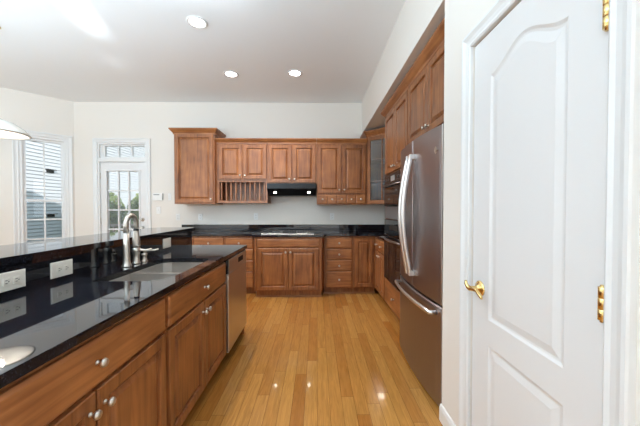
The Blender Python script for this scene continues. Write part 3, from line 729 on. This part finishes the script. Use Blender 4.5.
# --- refrigerator, French doors over a freezer drawer
ry0, ry1 = 1.755, 2.650; rw = ry1 - ry0
rf = thing('refrigerator', 'dark stainless French door refrigerator with bottom freezer between oven cabinet and pantry', 'refrigerator', (.86, ry1, 0), R(-90))
MB().box(.004, rw - .004, 0, .60, .03, 1.80, .004).build('cabinet_body', 'fridge', rf)
MB().box(.02, rw - .02, .01, .58, .004, .0295).build('plinth', 'black', rf)
def bulge(x): t = x / rw * 2 - 1; return -.085 - .036 * (1 - t * t)
def rdoor(name, x0, x1, z0, z1):
    K = 14; lp = []
    xs_ = [x0 + (x1 - x0) * i / K for i in range(K + 1)]
    fr_ = [(x0, -.004)] + [(x0, bulge(x0) + .010)] + [(x0 + .004, bulge(x0) + .003)] + [(x, bulge(x)) for x in xs_[1:-1]] + [(x1 - .004, bulge(x1) + .003)] + [(x1, bulge(x1) + .010), (x1, -.004)]
    mb = MB(); c = (x0 + x1) / 2
    ins = [(c + (x - c) * .99, y + (.006 if y < -.01 else 0)) for x, y in fr_]
    mb.loops([[(x, y, z0) for x, y in ins], [(x, y, z0 + .006) for x, y in fr_], [(x, y, z1 - .006) for x, y in fr_], [(x, y, z1) for x, y in ins]])
    return mb.build(name, 'fridge', rf)
dl_ = rdoor('door', 0, rw / 2 - .002, .690, 1.822); dr_ = rdoor('door', rw / 2 + .002, rw, .690, 1.822); fz = rdoor('freezer_drawer', 0, rw, .035, .675)
def bow_handle(parent, x):
    zt_, zb2 = 1.70, .79; y0_ = bulge(x)
    pth = []
    for i in range(19):
        t = i / 18; pth.append((x, y0_ - .022 - .060 * math.sin(math.pi * t), zt_ - (zt_ - zb2) * t))
    h = MB().tube(pth, .0175, 12, .85, (0, 0, 1)).build('handle', 'chrome', parent)
    for z in (zt_ - .012, zb2 + .012): MB().box(x - .017, x + .017, y0_ - .040, y0_ + .003, z - .02, z + .02, .004, 2).build('handle_mount', 'chrome', h)
bow_handle(dl_, rw / 2 - .036); bow_handle(dr_, rw / 2 + .036)
pth = [(.06, bulge(.06) + .002, .628)]
for i in range(17):
    t = i / 16; x = .06 + (rw - .12) * t; pth.append((x, bulge(x) - .045, .628))
pth.append((rw - .06, bulge(rw - .06) + .002, .628))
MB().tube(pth, .015, 12, .8).build('handle', 'chrome', fz)
ex = rw - .075
mb = MB(); mb.loops([[(ex + (a * .022) , bulge(ex) + q, 1.672 + bz * .026) for a, bz in ((0, -1), (1, 0), (0, 1), (-1, 0))] for q in (.004, -.003)]); mb.build('emblem', 'nickel', dr_)
MB().box(rw - .010, rw + .001, bulge(rw) - .001, -.004, .692, 1.82, .001).build('edge_strip', 'chrome', dr_)

# --- recessed lamps
for x, y, lb in ((-1.161, 2.80, 'round white recessed ceiling lamp nearest the camera, above the island'), (-1.155, 3.866, 'left of the two far recessed ceiling lamps near the back wall'), (-.293, 3.829, 'right of the two far recessed ceiling lamps near the back wall')):
    r = thing('recessed_light', lb, 'ceiling light', (x, y, CZ), 0, 'recessed ceiling lamps')
    MB().lathe([(.072, 0), (.098, 0), (.098, -.004), (.09, -.009), (.076, -.008), (.070, -.002)], (0, 0, -.0005), (0, 0, 1), 32, False, False).build('trim_ring', 'trim', r)
    MB().lathe([(.0705, -.002), (.05, -.006), (.02, -.008)], (0, 0, -.0005), (0, 0, 1), 32, False, True).build('lens', 'bulb', r)
    add_light('downlight', 'SPOT', (x, y, CZ - .03), 60, (1, .91, .81), (0, 0, 0), spot_size=R(125), spot_blend=.7, shadow_soft_size=.07)

# --- pendant over the breakfast table (cut by the left edge of the photograph)
pd = thing('pendant_lamp', 'white glass dome pendant lamp hanging at the left edge near the window', 'pendant lamp', (-3.20, 2.86, CZ))
MB().lathe([(.065, -.0005), (.065, -.008), (.05, -.022), (.012, -.03)], seg=24).build('canopy', 'brass', pd)
MB().lathe([(.006, -.028), (.006, -.86)], seg=10).build('stem', 'nickel', pd)
MB().lathe([(.012, -.84), (.03, -.86), (.035, -.90), (.02, -.915)], seg=20).build('socket_cup', 'nickel', pd)
MB().lathe([(.02, -.905), (.06, -.912), (.15, -.945), (.225, -1.0), (.262, -1.052), (.265, -1.063), (.256, -1.063), (.215, -1.01), (.145, -.96), (.06, -.927), (.02, -.92)], seg=40, cap0=False, cap1=False).build('lamp_shade', 'opal', pd)
MB().lathe([(.256, -1.055), (.268, -1.055), (.270, -1.065), (.256, -1.067)], seg=40, cap0=False, cap1=False).build('rim', 'nickel', pd)
MB().lathe([(.012, -.915), (.03, -.95), (.032, -.975), (.015, -.998)], seg=16).build('bulb', 'bulb', pd)
add_light('pendant_glow', 'POINT', (-3.20, 2.86, CZ - .995), 8, (1, .94, .85), shadow_soft_size=.04)

# ------------------------------------------------------------------ outdoors
tag(MB().box(-30, 12, -14, 40, -.55, -.5).build('lawn', 'grass'), 'pale lawn outside the windows', 'lawn')['kind'] = 'structure'
hs = thing('neighbor_house', 'white lap sided house wall seen through the window and back door', 'house', (-9.0, 2.0, -.5))
mb = MB(); e_ = .115
for k in range(58):
    z = k * e_
    mb.loops([[(.0, y, z), (.06, y, z), (.04, y, z + e_ - .022), (.0, y, z + e_ - .022)] for y in (0, 18)])
mb.build('wall', 'siding', hs)
MB().box(-6, -.002, 0, 18, 0, 6.7).build('house_body', 'siding', hs)
MB().box(-6.4, .45, -.4, 18.4, 6.7, 6.95).build('roof', 'roofm', hs)
for yy, zz in ((7.6, 2.98), (7.6, 1.50)):
    mb = MB(); mb.box(.0, .10, yy - .08, yy + .16, zz, zz + .09, .01); mb.box(.0, .16, yy - .11, yy + .19, zz + .09, zz + .11); mb.build('vent_hood', 'dark', hs)
# shrubs by the back door, each with leaves of its own
def shrub(label, x, y, rad, h, nl, m, seed):
    rnd = random.Random(seed); r = thing('shrub', label, 'shrub', (x, y, -.5), 0, 'shrubs outside the back door')
    mb = MB()
    for i in range(9):
        a = rnd.uniform(0, 6.28); q = rnd.uniform(.2, .7) * rad
        mb.tube([(0, 0, 0), (q * .4 * math.cos(a), q * .4 * math.sin(a), h * .4), (q * math.cos(a), q * math.sin(a), h * .85)], [.018, .012, .005], 5)
    mb.build('stems', 'twig', r)
    mb = MB()
    for i in range(nl):
        while True:
            p = Vector((rnd.uniform(-1, 1), rnd.uniform(-1, 1), rnd.uniform(-1, 1)))
            if .35 < p.length < 1: break
        p = Vector((p.x * rad, p.y * rad, h * .55 + p.z * h * .45)); s = rnd.uniform(.035, .07)
        u = Vector((rnd.gauss(0, 1), rnd.gauss(0, 1), rnd.gauss(0, 1))).normalized(); v = u.orthogonal().normalized() * .55
        mb.face([p - u * s, p + v * s, p + u * s, p - v * s])
    mb.build('foliage', m, r)
shrub('leafy green shrub outside the back door, in the left panes', -7.35, 10.0, .62, 2.4, 4000, 'leaf', 1)
shrub('paler green shrub outside the back door, in the middle panes', -6.7, 11.4, .66, 2.6, 4000, 'leaf2', 2)
shrub('green shrub outside the back door, in the right panes', -5.95, 9.9, .62, 2.3, 4000, 'leaf', 3)
fe = thing('deck_railing', 'weathered wooden deck railing low in the back door panes', 'railing', (-5.55, 6.8, -.5))
MB().box(-.2, 4.6, -.05, .05, 1.36, 1.42, .005).build('top_rail', 'fence', fe)
MB().box(-.2, 4.6, -.03, .03, .60, .66, .005).build('bottom_rail', 'fence', fe)
for i in range(4): MB().box(i * 1.45 - .05, i * 1.45 + .05, -.0499, .0499, .0, 1.3595).build('post', 'fence', fe)
for i in range(30):
    if i * .145 % 1.45 > .07: MB().box(i * .145 - .018, i * .145 + .018, -.018, .018, .6605, 1.3595).build('baluster', 'fence', fe)
